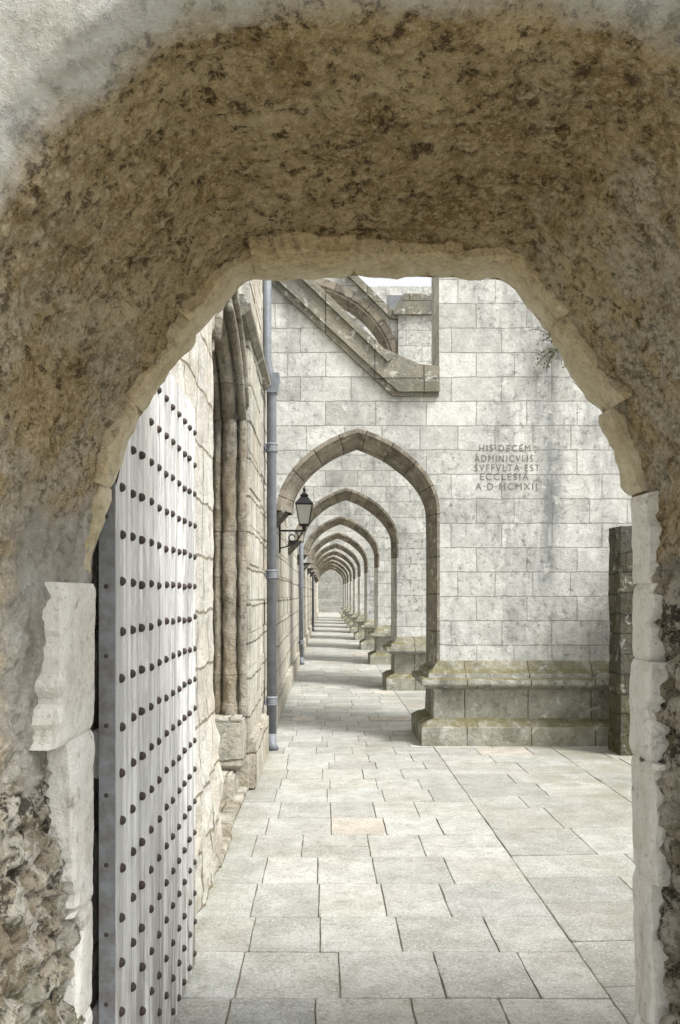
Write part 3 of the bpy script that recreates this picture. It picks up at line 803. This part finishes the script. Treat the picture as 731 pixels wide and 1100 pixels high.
tube(bm, [(0,0,0), (0,0,-.06)], [.03, .02], 8); tube(bm, [(-.33,0,-.06), (.02,0,-.06)], .014, 8)
sp = []
for k in range(30):
    t = k/29; a = math.pi*2.6*t; r = .02+.075*t; sp.append((-.16+r*math.cos(a), 0, -.15+r*math.sin(a)))
tube(bm, sp, .009, 6)
tube(bm, [(-.33,0,-.30), (-.22,0,-.27), (-.1,0,-.2), (-.02,0,-.07)], .010, 6); box(bm, -.345, -.32, -.03, .03, -.36, .02)
frombm('scroll_bracket', bm, black, lp)
tag(lp, 'black four-sided lantern on a scrolled iron bracket fixed to the left wall', 'lantern')

# ------------------------------------------------------------------ small plant on the inscribed pier
pl = empty('wall_plant', (2.50, 8.97, 4.22)); bs = bmesh.new(); bl = bmesh.new()
for s in range(16):
    a = random.uniform(-3.0, -.2) if s < 11 else random.uniform(.2, 2.8); L = random.uniform(.2, .5); pts = []; p = Vector((0, 0, 0)); d = Vector((math.cos(a)*.9, -.35, math.sin(a)*.7+.25))
    for k in range(6):
        pts.append(tuple(p)); p = p+d.normalized()*L/5; d += Vector((random.uniform(-.15, .15), .08, -.22))
    tube(bs, pts, [.006, .005, .005, .004, .004, .003], 5)
    for k in range(1, 6):
        for q in range(3):
            c = Vector(pts[k])+Vector([random.uniform(-.03, .03) for _ in range(3)]); u = Vector([random.uniform(-1, 1) for _ in range(3)]).normalized()*.019; v = u.orthogonal().normalized()*.011
            bl.faces.new([bl.verts.new(c-u), bl.verts.new(c+v), bl.verts.new(c+u), bl.verts.new(c-v)])
frombm('stems', bs, twig, pl); frombm('leaves', bl, leaf, pl, recalc=False)
tag(pl, 'sparse twiggy little plant sprouting from the pier face near the gateway edge', 'plant')

# ------------------------------------------------------------------ world, sun, camera
W = bpy.data.worlds.new('World'); S.world = W; W.use_nodes = True; nt = W.node_tree
sky = nt.nodes.new('ShaderNodeTexSky'); sky.sky_type = 'NISHITA'; sky.sun_disc = False
el, az = 55, 124
sky.sun_elevation = R(el); sky.sun_rotation = R(az); sky.dust_density = 3; sky.air_density = 1.0
hs = nt.nodes.new('ShaderNodeHueSaturation'); hs.inputs['Saturation'].default_value = .08; hs.inputs['Value'].default_value = 1.95
nt.links.new(sky.outputs[0], hs.inputs['Color']); nt.links.new(hs.outputs[0], nt.nodes['Background'].inputs[0]); nt.nodes['Background'].inputs[1].default_value = .15
sl = bpy.data.lights.new('sun', 'SUN'); sl.energy = 4.2; sl.angle = R(12); sl.color = (1, .98, .95)
so = bpy.data.objects.new('sun', sl); C.objects.link(so)
dv = Vector((math.sin(R(az))*math.cos(R(el)), math.cos(R(az))*math.cos(R(el)), math.sin(R(el))))
so.rotation_euler = dv.to_track_quat('Z', 'Y').to_euler()
cam = bpy.data.cameras.new('camera'); co = bpy.data.objects.new('camera', cam); C.objects.link(co)
co.location = (0, 0, 1.6); co.rotation_euler = (R(90), 0, 0)
cam.sensor_width = 36; cam.sensor_fit = 'AUTO'; cam.lens = 900/1100*36; cam.shift_x = 15.5/1100; cam.shift_y = 88/1100; cam.clip_end = 500; cam.clip_start = .05
S.camera = co
S.view_settings.view_transform = 'Standard'; S.view_settings.look = 'None'; S.view_settings.exposure = 0
